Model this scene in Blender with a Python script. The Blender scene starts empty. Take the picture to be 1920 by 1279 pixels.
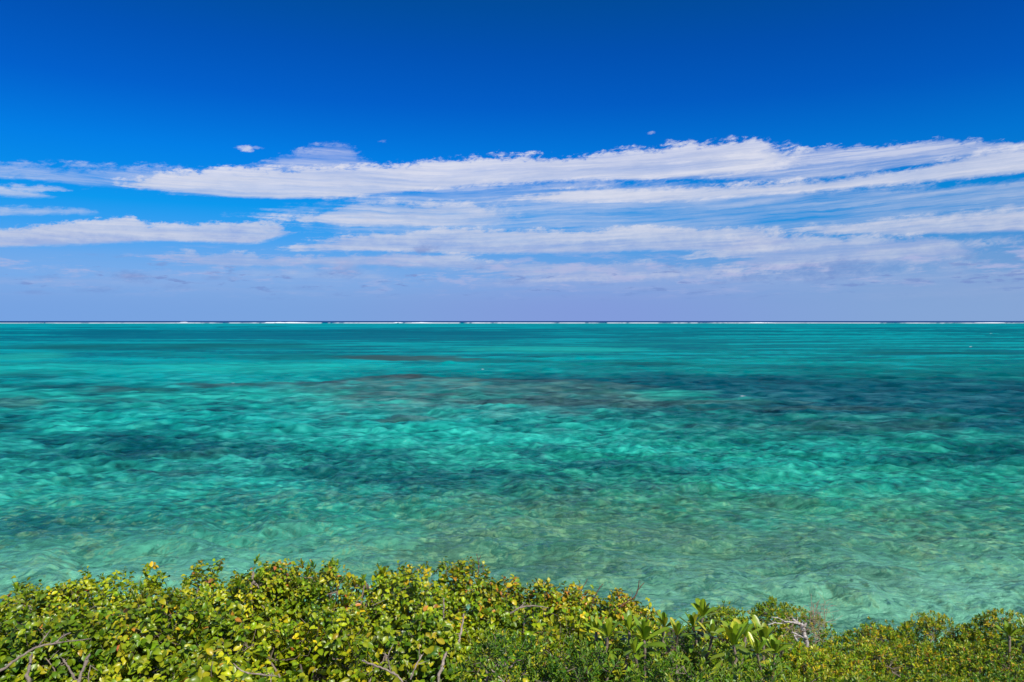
import bpy, math, random
import numpy as np
from mathutils import Vector
R = math.radians
random.seed(7); rng = np.random.default_rng(7)
SC = bpy.context.scene
H = 12.0                      # camera height over the sea, metres
F = 1387.0                    # focal length in photograph pixels (1920 wide)
HOR = 602.0

# ---------------------------------------------------------------- camera
cam = bpy.data.objects.new('camera', bpy.data.cameras.new('camera'))
SC.collection.objects.link(cam)
cam.location = (0, 0, H)
cam.rotation_euler = (R(90), 0, 0)
cam.data.sensor_width = 36; cam.data.lens = 26.006
cam.data.shift_y = -37.5 / 1920
cam.data.clip_start = 0.1; cam.data.clip_end = 200000
SC.camera = cam
SC.render.engine = 'CYCLES'
SC.view_settings.view_transform = 'Standard'
SC.view_settings.look = 'None'
SC.view_settings.exposure = 0
SC.view_settings.gamma = 1

def P(px, py, d):
    """world point seen at photograph pixel px,py at distance d along +Y"""
    return np.array([(px - 960) / F * d, d, H - (py - HOR) / F * d])

# ---------------------------------------------------------------- node helper
class NT:
    def __init__(s, tree): s.t = tree; s.n = tree.nodes; s.l = tree.links
    def put(s, sock, v):
        if isinstance(v, bpy.types.NodeSocket): s.l.new(v, sock)
        elif v is not None: sock.default_value = v
    def m(s, op, a, b=None, c=None, clamp=False):
        n = s.n.new('ShaderNodeMath'); n.operation = op; n.use_clamp = clamp
        s.put(n.inputs[0], a); s.put(n.inputs[1], b)
        if c is not None: s.put(n.inputs[2], c)
        return n.outputs[0]
    def mr(s, v, a, b, c=0.0, d=1.0, kind='LINEAR'):
        n = s.n.new('ShaderNodeMapRange'); n.interpolation_type = kind
        s.put(n.inputs[0], v); s.put(n.inputs[1], a); s.put(n.inputs[2], b)
        s.put(n.inputs[3], c); s.put(n.inputs[4], d)
        return n.outputs[0]
    def mix(s, f, a, b, mode='MIX'):
        n = s.n.new('ShaderNodeMix'); n.data_type = 'RGBA'; n.blend_type = mode
        s.put(n.inputs[0], f); s.put(n.inputs[6], a); s.put(n.inputs[7], b)
        return n.outputs[2]
    def xyz(s, x, y, z=0.0):
        n = s.n.new('ShaderNodeCombineXYZ')
        s.put(n.inputs[0], x); s.put(n.inputs[1], y); s.put(n.inputs[2], z)
        return n.outputs[0]
    def noise(s, vec, scale=1.0, detail=3.0, rough=0.55, dist=0.0):
        n = s.n.new('ShaderNodeTexNoise')
        s.put(n.inputs['Vector'], vec); s.put(n.inputs['Scale'], scale)
        s.put(n.inputs['Detail'], detail); s.put(n.inputs['Roughness'], rough)
        s.put(n.inputs['Distortion'], dist)
        return n.outputs[0]
    def curve(s, v, pts):
        n = s.n.new('ShaderNodeFloatCurve'); s.put(n.inputs[1], v)
        c = n.mapping.curves[0]
        pts = sorted(pts)
        c.points[0].location = pts[0]; c.points[1].location = pts[-1]
        for p in pts[1:-1]: c.points.new(*p)
        n.mapping.use_clip = False
        n.mapping.extend = 'HORIZONTAL'
        n.mapping.update()
        return n.outputs[0]
    def ramp(s, v, stops, interp='LINEAR'):
        n = s.n.new('ShaderNodeValToRGB'); s.put(n.inputs[0], v)
        e = n.color_ramp.elements; n.color_ramp.interpolation = interp
        e[0].position = stops[0][0]; e[0].color = (*stops[0][1], 1)
        e[1].position = stops[-1][0]; e[1].color = (*stops[-1][1], 1)
        for p, c in stops[1:-1]:
            q = e.new(p); q.color = (*c, 1)
        return n.outputs[0]

def lin(r, g, b):
    f = lambda c: (c / 255) / 12.92 if c / 255 <= 0.04045 else ((c / 255 + 0.055) / 1.055) ** 2.4
    return (f(r), f(g), f(b))

# ---------------------------------------------------------------- sun and sky
WATER_GAIN = 0.80
SUN_EL = R(48); SUN_AZ = R(150)          # azimuth clockwise from +Y (the view): behind the camera, to the right
sd = Vector((math.sin(SUN_AZ) * math.cos(SUN_EL), math.cos(SUN_AZ) * math.cos(SUN_EL), math.sin(SUN_EL)))
sun = bpy.data.objects.new('sun', bpy.data.lights.new('sun', 'SUN'))
SC.collection.objects.link(sun)
sun.rotation_euler = sd.to_track_quat('Z', 'Y').to_euler()
sun.data.energy = 4.6; sun.data.angle = R(0.5); sun.data.color = (1.0, 0.95, 0.86)

W = bpy.data.worlds.new('World'); SC.world = W; W.use_nodes = True
W.cycles.sampling_method = 'NONE'
w = NT(W.node_tree); w.n.clear()
sky = w.n.new('ShaderNodeTexSky'); sky.sky_type = 'NISHITA'; sky.sun_disc = False
sky.sun_elevation = SUN_EL; sky.sun_rotation = SUN_AZ
sky.altitude = 0; sky.air_density = 1; sky.dust_density = 0.3; sky.ozone_density = 2
tc = w.n.new('ShaderNodeTexCoord')
sep = w.n.new('ShaderNodeSeparateXYZ'); w.l.new(tc.outputs['Generated'], sep.inputs[0])
dx, dy, dz = sep.outputs
az = w.m('ARCTAN2', dx, dy)
hyp = w.m('SQRT', w.m('ADD', w.m('MULTIPLY', dx, dx), w.m('MULTIPLY', dy, dy)))
v = w.m('DIVIDE', dz, w.m('MAXIMUM', hyp, 0.001))       # tangent of the elevation
AZM, VM = 0.66, 0.30
an = w.mr(az, -AZM, AZM)
SKYCAL = False
# the polarising filter's tint of the clear sky, by elevation
vm = w.m('MULTIPLY', v, 1.25, clamp=True)
SKYTINT = [(0.0, (.3, .5, 1.25)), (.092, (.22, .52, 1.06)), (.1825, (.012, .57, 1.15)), (.2725, (.004, .50, 1.24)),
           (.3625, (.004, .36, 1.13)), (.45, (.004, .325, 1.03)), (.54, (.004, .33, .87)), (.75, (.5, .75, 1.0)), (1.0, (.85, .92, 1.0))]
#SKYTINT#
tint = w.ramp(vm, SKYTINT)
clear = w.mix(1.0, sky.outputs[0], tint, 'MULTIPLY')

def cp(pts):
    """photograph pixels (on the sky) -> curve points in azimuth / tangent of elevation"""
    out = []
    for px, py in pts:
        a = math.atan((px - 960) / F)
        out.append(((a + AZM) / (2 * AZM), (HOR - py) / F * math.cos(a) / VM))
    return out
# coordinates for the noises: stretched streaks that climb a little to the right
tilt = w.m('MULTIPLY', w.m('MAXIMUM', az, -0.1), 0.045)
vs = w.m('SUBTRACT', v, tilt)
warp = w.m('SUBTRACT', w.noise(w.xyz(w.m('MULTIPLY', az, 5), w.m('MULTIPLY', v, 18), 3.1), 1, 3), 0.5)
vs2 = w.m('ADD', vs, w.m('MULTIPLY', warp, 0.014))
puff = w.m('SUBTRACT', w.noise(w.xyz(w.m('MULTIPLY', az, 34), w.m('MULTIPLY', vs, 62), 7.7), 1, 8, .68), 0.5)
fine = w.m('SUBTRACT', w.noise(w.xyz(w.m('MULTIPLY', az, 70), w.m('MULTIPLY', w.m('SUBTRACT', v, w.m('MULTIPLY', az, .25)), 190), 4.4), 1, 7, .7, .6), 0.5)
bump = w.m('SUBTRACT', w.noise(w.xyz(w.m('MULTIPLY', az, 9), w.m('MULTIPLY', v, 16), 1.7), 1, 3, .5), 0.5)
vs3 = w.m('ADD', vs2, w.m('MULTIPLY', puff, 0.004))
streak = w.noise(w.xyz(w.m('MULTIPLY', az, 3.6), w.m('MULTIPLY', vs3, 85), 2.2), 1, 6, .66)
fibre = w.noise(w.xyz(w.m('MULTIPLY', az, 9), w.m('MULTIPLY', vs3, 300), 5.2), 1, 5, .66)
gaps = w.noise(w.xyz(w.m('MULTIPLY', az, 7), w.m('MULTIPLY', vs3, 60), 8.8), 1, 7, .66, .3)

def band(top, bot, dens, st=3.0, sb=3.0, rt=6.0, rb=1.5, tex=0.25, span=None, fade=60):
    """soft cloud bank between an upper and a lower edge (pixels of the sky); st/sb softness, rt/rb raggedness"""
    k = 1 / F; st = st + 4.5; sb = sb + 2.5
    vt = w.m('SUBTRACT', v, w.m('MULTIPLY', puff, rt * 3.6 * k))
    vt = w.m('ADD', vt, w.m('MULTIPLY', bump, rt * 1.8 * k))
    vt = w.m('SUBTRACT', vt, w.m('MULTIPLY', fine, rt * 2.0 * k))
    vb = w.m('ADD', v, w.m('MULTIPLY', bump, rb * 3 * k))
    vb = w.m('ADD', vb, w.m('MULTIPLY', warp, rb * 3 * k))
    vb = w.m('SUBTRACT', vb, w.m('MULTIPLY', puff, (8 + rb * 1.5) * k))
    T = w.m('MULTIPLY', w.curve(an, cp(top)), VM); B = w.m('MULTIPLY', w.curve(an, cp(bot)), VM)
    a = w.mr(w.m('SUBTRACT', T, vt), -st * k, st * k)
    b = w.mr(w.m('SUBTRACT', vb, B), -sb * k, sb * k)
    d = w.m('MULTIPLY', a, b)
    if span:
        x0 = math.atan((span[0] - 960) / F); x1 = math.atan((span[1] - 960) / F); f = fade / F
        aw = w.m('ADD', az, w.m('MULTIPLY', bump, 0.06))
        aw = w.m('ADD', aw, w.m('MULTIPLY', w.m('SUBTRACT', streak, .5), .25))
        if span[0] > -900: d = w.m('MULTIPLY', d, w.mr(aw, x0 - f, x0 + f))
        if span[1] < 2800: d = w.m('MULTIPLY', d, w.mr(aw, x1 + f, x1 - f))
    # erosion: thin margins break into wisps, the heart stays solid
    er = w.m('ADD', w.m('MULTIPLY', puff, 1.3), w.m('MULTIPLY', w.m('SUBTRACT', streak, .5), 1.1))
    er = w.m('ADD', er, w.m('MULTIPLY', fine, .7))
    d = w.m('ADD', d, w.m('MULTIPLY', w.m('MULTIPLY', er, w.m('MULTIPLY', w.m('SUBTRACT', 1.15, d), w.m('MULTIPLY', d, 3.0, clamp=True))), 1.7))
    d = w.mr(d, .12, .92, kind='SMOOTHSTEP')
    t = w.m('ADD', w.m('MULTIPLY', streak, .5), w.m('MULTIPLY', fibre, .25))
    t = w.mr(w.m('ADD', t, w.m('MULTIPLY', gaps, .25)), .38, .58, max(0, 1 - tex * 1.7), 1.0)
    return w.m('MULTIPLY', w.m('MULTIPLY', d, t), dens)

bands = [
 # main long bank, left tip to right
 band([(0,335),(180,346),(280,330),(400,321),(520,317),(650,316),(750,310),(850,298),(950,294),(1060,294),(1180,284),(1260,275),(1330,268),(1420,262),(1490,272),(1560,292),(1700,300)],
      [(0,340),(180,354),(300,362),(420,369),(540,373),(700,366),(850,350),(1000,340),(1150,337),(1280,336),(1420,322),(1560,310),(1700,305)], .93, st=5, sb=4, rt=9, rb=2, tex=.22, span=(170,1500), fade=90),
 # faint veil at the far left joining it
 band([(0,312),(150,315),(300,318),(420,320),(520,300),(600,280),(640,272),(665,292),(700,305)],
      [(0,330),(80,337),(150,348),(300,352),(420,345),(560,322),(650,318),(700,312)], .55, st=8, sb=6, rt=7, tex=.5, span=(-2000,690), fade=25),
 # ragged fibres, upper right
 band([(1300,300),(1400,285),(1500,280),(1600,272),(1660,270),(1760,268),(1850,271),(1920,271)],
      [(1300,345),(1400,340),(1560,333),(1700,318),(1800,300),(1920,290)], .74, st=3, sb=8, rt=10, tex=.62, span=(1280,3000), fade=90),
 # bright ribbon that swells at the right edge
 band([(940,368),(1050,358),(1280,352),(1400,346),(1560,334),(1700,318),(1790,298),(1850,284),(1920,280)],
      [(940,374),(1050,378),(1280,374),(1450,362),(1600,352),(1700,343),(1800,334),(1920,322)], .9, st=6, sb=4, rt=3, rb=2, tex=.2, span=(960,3000), fade=110),
 band([(0,352),(60,350),(130,354)], [(0,366),(60,370),(130,366)], .7, st=3, sb=3, rt=4, tex=.3, span=(-2000,115), fade=25),
 band([(0,392),(100,391),(200,398)], [(0,402),(120,402),(200,404)], .55, st=3, sb=3, rt=2, tex=.3, span=(-2000,170), fade=45),
 # left cumulus bank with a flat base
 band([(0,436),(50,427),(130,418),(200,416),(240,411),(265,420),(320,422),(400,420),(500,417),(540,428),(620,440)],
      [(0,461),(200,457),(280,452),(400,454),(480,456),(560,440),(620,444)], .9, st=2.5, sb=2.5, rt=7, rb=1, tex=.14, span=(-2000,520), fade=55),
 # middle bank
 band([(540,408),(600,398),(660,380),(720,380),(850,381),(950,383),(1010,388)],
      [(540,425),(620,424),(720,424),(850,426),(940,420),(1010,402)], .78, st=5, sb=6, rt=7, rb=3, tex=.35, span=(560,960), fade=60),
 # wide thin veil between the banks
 band([(480,395),(650,365),(800,352),(1000,343),(1300,342),(1500,352),(1700,350),(1920,335)],
      [(480,430),(650,445),(900,440),(1100,436),(1350,440),(1500,440),(1700,425),(1920,415)], .5, st=10, sb=12, rt=5, rb=3, tex=.75, span=(560,3000), fade=140),
 # second bank with the scalloped upper edge
 band([(540,466),(600,444),(660,440),(760,438),(860,430),(930,434),(1000,431),(1100,434),(1170,428),(1280,428),(1400,428),(1500,430)],
      [(540,470),(700,471),(860,474),(1100,474),(1280,471),(1500,470)], .84, st=2.5, sb=3, rt=5, rb=1, tex=.16, span=(575,1480), fade=70),
 # right bank
 band([(1380,440),(1480,425),(1600,420),(1700,410),(1800,402),(1920,390)],
      [(1380,446),(1480,436),(1600,440),(1700,441),(1800,438),(1920,434)], .82, st=6, sb=5, rt=2, rb=2, tex=.22, span=(1470,3000), fade=60),
 # broad lower right veil
 band([(1320,456),(1400,442),(1500,440),(1600,446),(1700,446),(1740,444),(1800,456),(1920,478)],
      [(1320,500),(1450,506),(1600,500),(1750,494),(1920,500)], .74, st=4, sb=16, rt=5, rb=2, tex=.22, span=(1330,1840), fade=55),
 band([(240,490),(300,480),(350,470),(390,479),(430,472),(500,481),(640,480),(720,476),(800,477),(870,479),(930,484),(960,492)],
      [(240,497),(400,498),(640,497),(800,502),(960,508)], .72, st=2.5, sb=3, rt=4, rb=1, tex=.2, span=(285,930), fade=45),
 band([(840,500),(950,492),(1050,491),(1100,494),(1200,492),(1300,500),(1450,495)],
      [(840,514),(950,522),(1100,524),(1300,522),(1450,520)], .62, st=3, sb=9, rt=4, rb=2, tex=.22, span=(900,1400), fade=60),
 band([(760,520),(1000,518),(1300,512),(1600,510),(1920,505)],[(760,545),(1000,552),(1300,556),(1600,560),(1920,560)], .34, st=8, sb=16, rt=6, tex=.3, span=(850,3000), fade=160),
 band([(20,512),(200,508),(400,505),(600,500),(760,506)],[(20,540),(200,545),(400,548),(600,545),(760,548)], .26, st=6, sb=14, rt=7, tex=.35, span=(60,720), fade=90),
]
def puffc(px, py, rx, ry, dens, rag=1.0):
    a0 = math.atan((px - 960) / F); v0 = (HOR - py) / F * math.cos(a0)
    ex = w.m('MULTIPLY', w.m('SUBTRACT', az, a0), F / rx)
    ey = w.m('MULTIPLY', w.m('SUBTRACT', v, v0), F / ry)
    q = w.m('ADD', w.m('MULTIPLY', ex, ex), w.m('MULTIPLY', ey, ey))
    q = w.m('ADD', q, w.m('MULTIPLY', puff, 3.4 * rag))
    q = w.m('ADD', q, w.m('MULTIPLY', fine, 3.2 * rag))
    return w.m('MULTIPLY', w.mr(q, 1.25, -.9, kind='SMOOTHSTEP'), dens)
bands += [puffc(456,279,13,7,.7,2.2), puffc(482,277,12,2.5,.25,2.0), puffc(717,265,10,3,.3,2.2), puffc(1221,249,9,3,.4,2.2), puffc(640,495,34,12,.75), puffc(1790,505,28,14,.45,1.3),
          puffc(1892,388,12,5,.5), puffc(1910,512,20,8,.45,1.2), puffc(825,522,12,7,.6), puffc(548,511,18,7,.5), puffc(700,520,26,8,.4), puffc(830,546,12,5,.4), puffc(685,546,26,6,.3), puffc(1435,297,24,10,.7,1.6), puffc(1840,455,60,9,.6,1.4)]
inv = None
for b in bands:
    o = w.m('SUBTRACT', 1.0, b)
    inv = o if inv is None else w.m('MULTIPLY', inv, o)
cov = w.m('SUBTRACT', 1.0, inv)
# thickness differences inside the cloud and blue shade on the thin parts
ccol = w.ramp(w.m('ADD', w.m('MULTIPLY', v, 3.2), w.m('ADD', w.m('MULTIPLY', puff, 0.55), w.m('MULTIPLY', w.m('SUBTRACT', streak, .5), .7)), clamp=True),
     [(0.0, lin(150,168,218)), (.22, lin(172,184,222)), (.36, lin(196,203,226)), (.52, lin(212,216,232)), (.72, lin(222,224,238)), (1.0, lin(226,229,242))])
haze = w.mr(v, 0.115, 0.0, 0.0, 1.0, 'SMOOTHSTEP')
warm = w.mr(az, -.62, .62)
hcol = w.mix(warm, (*lin(118,163,226), 1), (*lin(134,166,214), 1))
mid = w.mr(w.m('ABSOLUTE', w.m('SUBTRACT', az, 0.10)), .42, 0.0, 0.0, 1.0, 'SMOOTHSTEP')
hcol = w.mix(w.m('MULTIPLY', mid, .9), hcol, (*lin(130,155,219), 1))
# small grey scraps low over the sea
scr = w.noise(w.xyz(w.m('MULTIPLY', az, 26), w.m('MULTIPLY', v, 130), 11.3), 1, 5, .6)
scr = w.m('MULTIPLY', w.mr(scr, .58, .68, kind='SMOOTHSTEP'), w.m('MULTIPLY', w.mr(v, .025, .045), w.mr(v, .082, .062)))
def grey(px, py, rx, ry, d): return puffc(px, py, rx, ry, d, 1.0)
lowp = w.noise(w.xyz(w.m('MULTIPLY', az, 17), w.m('MULTIPLY', v, 95), 21.3), 1, 7, .64)
lowp = w.m('MULTIPLY', w.mr(lowp, .52, .66, kind='SMOOTHSTEP'), w.m('MULTIPLY', w.mr(v, .028, .06), w.mr(v, .10, .075)))
gs = [scr, grey(90,520,26,5,.5), grey(60,548,30,4,.5), grey(420,521,44,5,.5), grey(560,540,60,5,.4), grey(200,540,30,5,.5), grey(330,538,30,7,.5), grey(1210,545,30,4,.4), grey(1700,530,60,5,.4), grey(797,468,30,9,.9), grey(252,520,34,11,.9), grey(640,512,50,14,.55), grey(1540,508,120,22,.7), grey(1400,522,48,10,.6), grey(1340,531,22,4,.5), grey(180,545,40,5,.4), grey(1130,533,30,4,.5), grey(960,529,40,5,.5)]
gi = None
for b in gs:
    o = w.m('SUBTRACT', 1.0, b); gi = o if gi is None else w.m('MULTIPLY', gi, o)
gcov = w.m('SUBTRACT', 1.0, gi)
STR = 0.10
up = lambda c: w.mix(1.0, c, (1 / STR, 1 / STR, 1 / STR, 1), 'MULTIPLY')
col = clear
# low veil: pale cloud sheet thickening towards the horizon
veil = w.m('MULTIPLY', w.mr(v, .115, .045, 0, 1, 'SMOOTHSTEP'), w.mr(streak, .3, .7, .35, .75))
col = w.mix(w.m('MULTIPLY', veil, .8), col, up(w.mix(.35, hcol, (*lin(160,180,224), 1))))
col = w.mix(cov, col, up(ccol))
col = w.mix(w.mr(v, 0.068, 0.012, 0.0, 0.97, 'SMOOTHSTEP'), col, up(hcol))
col = w.mix(w.m('MULTIPLY', lowp, w.mr(az, -.6, .6, .6, .75)), col, up((*lin(176,184,224), 1)))
col = w.mix(w.m('MULTIPLY', gcov, .75), col, up(w.mix(w.mr(v, .03, .1), (*lin(112,142,204), 1), (*lin(128,148,202), 1))))
if SKYCAL: col = sky.outputs[0]
bg = w.n.new('ShaderNodeBackground'); bg.inputs[1].default_value = STR
w.l.new(col, bg.inputs[0])
wo = w.n.new('ShaderNodeOutputWorld'); w.l.new(bg.outputs[0], wo.inputs[0])

# ================================================================ numpy helpers
def vnoise(x, y, seed):
    """smooth value noise in -1..1 on arrays"""
    xi = np.floor(x).astype(np.int64); yi = np.floor(y).astype(np.int64)
    fx = x - xi; fy = y - yi
    fx = fx * fx * fx * (fx * (fx * 6 - 15) + 10); fy = fy * fy * fy * (fy * (fy * 6 - 15) + 10)
    def h(a, b):
        n = (a * 374761393 + b * 668265263 + seed * 144269504) & 0xFFFFFFFF
        n = ((n ^ (n >> 13)) * 1274126177) & 0xFFFFFFFF
        n = ((n ^ (n >> 16)) * 2246822519) & 0xFFFFFFFF
        return ((n ^ (n >> 15)) & 0xFFFF) / 32767.5 - 1
    return (h(xi, yi) * (1 - fx) + h(xi + 1, yi) * fx) * (1 - fy) + (h(xi, yi + 1) * (1 - fx) + h(xi + 1, yi + 1) * fx) * fy
def fbm(x, y, wl, octs, seed, cell=None, gain=.55):
    """fractal noise, first wavelength wl metres; octaves finer than the mesh cell fade out"""
    s = 0; a = 1; tot = 0; c, si = math.cos(.6), math.sin(.6)
    for i in range(octs):
        l = wl / 2 ** i
        xr = (x * c - y * si) / l + 17.3 * i; yr = (x * si + y * c) / l - 9.1 * i
        k = a * vnoise(xr, yr, seed + i)
        if cell is not None: k = k * np.clip(l / cell / 1.5 - .7, 0, 1)
        s = s + k; tot += a; a *= gain; c, si = c * .36 - si * .93, si * .36 + c * .93
    return s / tot * 1.6
def sm(x, a, b):
    t = np.clip((x - a) / (b - a), 0, 1); return t * t * (3 - 2 * t)
def mesh_from(name, verts, faces_flat, sizes, smooth=True):
    me = bpy.data.meshes.new(name)
    nv = len(verts); nf = len(sizes)
    me.vertices.add(nv); me.vertices.foreach_set('co', np.ascontiguousarray(verts, dtype=np.float32).ravel())
    me.loops.add(len(faces_flat)); me.loops.foreach_set('vertex_index', np.ascontiguousarray(faces_flat, dtype=np.int32))
    me.polygons.add(nf)
    st = np.concatenate([[0], np.cumsum(sizes)[:-1]]).astype(np.int32)
    me.polygons.foreach_set('loop_start', st)
    try: me.polygons.foreach_set('loop_total', np.asarray(sizes, dtype=np.int32))
    except Exception: pass
    me.polygons.foreach_set('use_smooth', np.full(nf, smooth))
    me.update(calc_edges=True); me.validate()
    return me
def grid_faces(nr, nc):
    i = np.arange(nr - 1)[:, None] * nc + np.arange(nc - 1)[None, :]
    return np.stack([i, i + 1, i + nc + 1, i + nc], -1).reshape(-1)
def attr(me, name, col):
    a = me.color_attributes.new(name, 'FLOAT_COLOR', 'POINT')
    c = np.ones((len(col), 4), np.float32); c[:, :3] = col
    a.data.foreach_set('color', c.ravel())
def link(name, me, mat=None, parent=None, **props):
    o = bpy.data.objects.new(name, me); SC.collection.objects.link(o)
    if mat: me.materials.append(mat)
    if parent: o.parent = parent
    for k, val in props.items(): o[k] = val
    return o
def material(name):
    m = bpy.data.materials.new(name); m.use_nodes = True
    n = NT(m.node_tree); n.n.clear()
    out = n.n.new('ShaderNodeOutputMaterial')
    return m, n, out

# ================================================================ the sea
cols_in = np.linspace(-.68, .68, 1300)
side = np.geomspace(.685, 1.9, 60)
ang = np.concatenate([-side[::-1], cols_in, side])
NROW = 1080
inv_r = np.linspace(1 / 26.0, 1 / 9000, NROW)
rr = np.concatenate([np.linspace(13, 25.9, 90), 1 / inv_r])
rr = np.concatenate([rr, [12000, 20000, 60000, 150000]])
A, RR = np.meshgrid(ang, rr)
X = RR * np.sin(A); Y = RR * np.cos(A)
cell = np.maximum(RR * .00105, RR * RR * (1 / 26.0) / NROW); cell = np.where(RR < 26, .14, cell)
# wind waves running in from the reef: a spread of directions and lengths
Z = np.zeros_like(X); SX = np.zeros_like(X); SY = np.zeros_like(X)
wr = np.random.default_rng(3)
group = fbm(X, Y, 9, 4, 91, cell)
for i in range(84):
    lam = 0.40 * (12.0 / 0.40) ** ((i + wr.random()) / 84)
    th = R(90) + wr.normal(0, R(34)) + R(-8)
    k = 2 * math.pi / lam
    kx, ky = k * math.cos(th), k * math.sin(th)
    amp = 0.0088 * lam ** 0.76 * (0.6 + .8 * wr.random())
    ph = kx * X + ky * Y + wr.random() * 6.28 + 2.6 * group
    f = sm(lam / cell, 1.5, 3.0) * amp * (1 + .35 * group)
    f = np.where(RR > 2500, 0, f)
    hs = np.sin(ph / 2); ash = np.sqrt(hs * hs + .02)            # peaked crests, rounded troughs
    Z += f * (1.3 - 2 * ash); c = -f * hs * np.cos(ph / 2) / ash
    SX += c * kx; SY += c * ky
def lod(seed, centre, width=.75, sx=.8, sy=1.0):
    """wind ripple noise of every wavelength from 0.25 to 100 m, each shown only where the mesh is fine enough"""
    s = 0; q = 0; l = .25; k = seed
    while l < 110:
        wgt = np.exp(-((np.log2(l / cell) - centre) / width) ** 2)
        mk = (wgt > .02) & (RR < 3000)
        a = np.zeros_like(X); th = .5 * math.sin(k * 1.7); xr = X[mk] * math.cos(th) - Y[mk] * math.sin(th); yr = X[mk] * math.sin(th) + Y[mk] * math.cos(th)
        a[mk] = vnoise(xr * sx / l + k * 3.1, yr * sy / l, k) * wgt[mk]
        s = s + a; q = q + wgt ** 2; l *= 1.5; k += 1
    return s / np.sqrt(np.maximum(q, .2))
rip = lod(300, 1.8, .75, .7); rip2 = lod(340, 1.15, .6, .5); rip3 = lod(380, 3.2, .8, .7)
Z += np.where(RR < 2500, 1, 0) * (rip * np.minimum(cell * .34, .075) + rip3 * np.minimum(cell * .4, .11)) * sm(RR, 1500, 300)
# what lies under the surface, looked up where the bent ray meets the bottom
bx = X + SX * 1.4; by = Y + SY * 1.4
D = np.maximum(by, 1)
px = 960 + bx / D * F; py = HOR + H / D * F       # only used to carry traced reef positions over to the sea floor
qx = bx + 0; qy = by + 0
n1 = fbm(qx, qy, 60, 6, 5, cell); n2 = fbm(qx, qy, 12, 6, 15, cell); n3 = fbm(qx, qy, .9, 4, 25, cell); n4 = fbm(qx * .25, qy, 260, 5, 35, cell * .6)
n5 = fbm(qx, qy, 3.2, 6, 65, cell); n7 = fbm(qx * .6, qy, 5.5, 5, 95, cell * .5, .75); n6 = fbm(qx, qy * .8, .55, 3, 75, cell, .7)
def patch(cx, cy, rx, ry, s=1.0, soft=.5, rag=.55):
    e = ((px - cx) / rx) ** 2 + ((py - cy) / ry) ** 2
    e = np.sqrt(e) + rag * (.6 * n1w + .5 * n2w)
    return s * sm(e, 1 + soft, 1 - soft)
# noise measured in a frame that keeps its grain size with the distance
lx = np.log(D) * 26; ax = np.arctan2(bx, D) * 26
n1w = fbm(ax * 1.0, lx * .9, 2.2, 5, 41); n2w = fbm(bx, by, 3.0, 4, 44, cell)
def profile(pts):
    xs, cs = zip(*pts); c = np.array([lin(*q) for q in cs])
    return np.stack([np.interp(py, xs, c[:, j]) for j in range(3)], -1)
wave_px = 6 * n4
left = profile([(603.2,(14,78,135)),(605.4,(14,80,138)),(605.8,(10,150,160)),(613,(0,160,172)),(618,(0,140,155)),(622,(0,118,136)),(636,(0,122,138)),(646,(0,150,155)),(656,(0,140,146)),(668,(0,156,160)),(690,(0,168,166)),(715,(10,150,148)),(740,(30,165,152)),(790,(20,166,156)),(850,(40,165,148)),(900,(38,163,145)),(960,(40,150,128)),(1020,(84,172,142)),(1100,(122,200,166)),(1250,(130,205,170))])
right = profile([(603.2,(22,72,124)),(605.2,(22,75,128)),(605.6,(10,140,150)),(612,(0,150,160)),(616,(0,126,138)),(634,(0,124,132)),(645,(0,136,138)),(662,(0,130,132)),(672,(0,140,136)),(690,(0,126,122)),(720,(6,104,108)),(765,(16,104,106)),(800,(20,125,116)),(850,(24,148,126)),(900,(34,150,122)),(960,(44,140,112)),(1020,(88,164,132)),(1100,(122,196,160)),(1250,(132,205,168))])
t = sm(px + 120 * n1w, 500, 1400)[..., None]
C = left * (1 - t) + right * t
def over(C, m, col, k=1.0):
    m = np.clip(m * k, 0, 1)[..., None]; return C * (1 - m) + np.array(lin(*col)) * m
# far lagoon: long light and dark bands of sand and weed
farw = sm(py, 608, 614) * sm(py, 720, 660)
bandn = fbm(ax * .75 + .5 * n1w, lx * 2.2 + .5 * n1w, 2.4, 6, 71, None, .6)
C = over(C, sm(bandn, .10, .42) * farw, (0, 104, 120), .75)
C = over(C, sm(bandn, -.08, -.42) * farw, (0, 172, 174), .7)
C = over(C, sm(np.abs(py - 628 - 4 * n1w), 12, 4) * sm(px, 0, 200) * sm(px, 1300, 800), (0, 102, 124), .75)
DK = (6, 92, 94)
mid_ = sm(py, 640, 760) * sm(py, 1020, 900)
C = over(C, mid_ * sm(.6 * n2 + .8 * n5 + .4 * n1, .05, .6), (4, 86, 94), .68)
C = over(C, mid_ * sm(.5 * n2 + .8 * n5, -.2, -.75), (50, 190, 168), .45)
for p in [(230,652,210,5,.6),(150,649,60,3,.7),(380,668,110,5,.5),(470,648,130,4,.6),(575,670,110,7,.7),(1010,669,30,1.6,.9),(1200,681,70,3,.8),(1690,661,60,3,.7),(1850,662,70,3,.7),
          (60,704,70,5,.7),(940,677,70,2.5,.7),(60,724,110,4,.9),(25,796,75,18,.8),(245,822,140,20,.85),(430,836,110,10,.7),(300,832,180,14,.5),(655,862,120,26,.85),(800,893,150,10,.8),
          (560,895,90,14,.35),(1185,866,75,9,.9),(900,905,130,13,.65),(100,984,170,18,.75),(430,790,60,5,.5),(620,800,80,9,.4),(700,770,60,5,.4),(1240,880,120,10,.5),(860,935,130,9,.4),
          (1140,742,120,12,.6),(1700,862,70,11,.8),(1880,850,60,20,.7),(1560,862,60,5,.4),(1450,780,180,10,.6),(1750,790,180,12,.5),(330,905,180,10,.5),(230,760,80,6,.4),(180,860,120,12,.4)]:
    C = over(C, patch(p[0], p[1], p[2] * 1.12, p[3] * 1.15, 1, .7, .8), DK, p[4] * .92)
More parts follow.
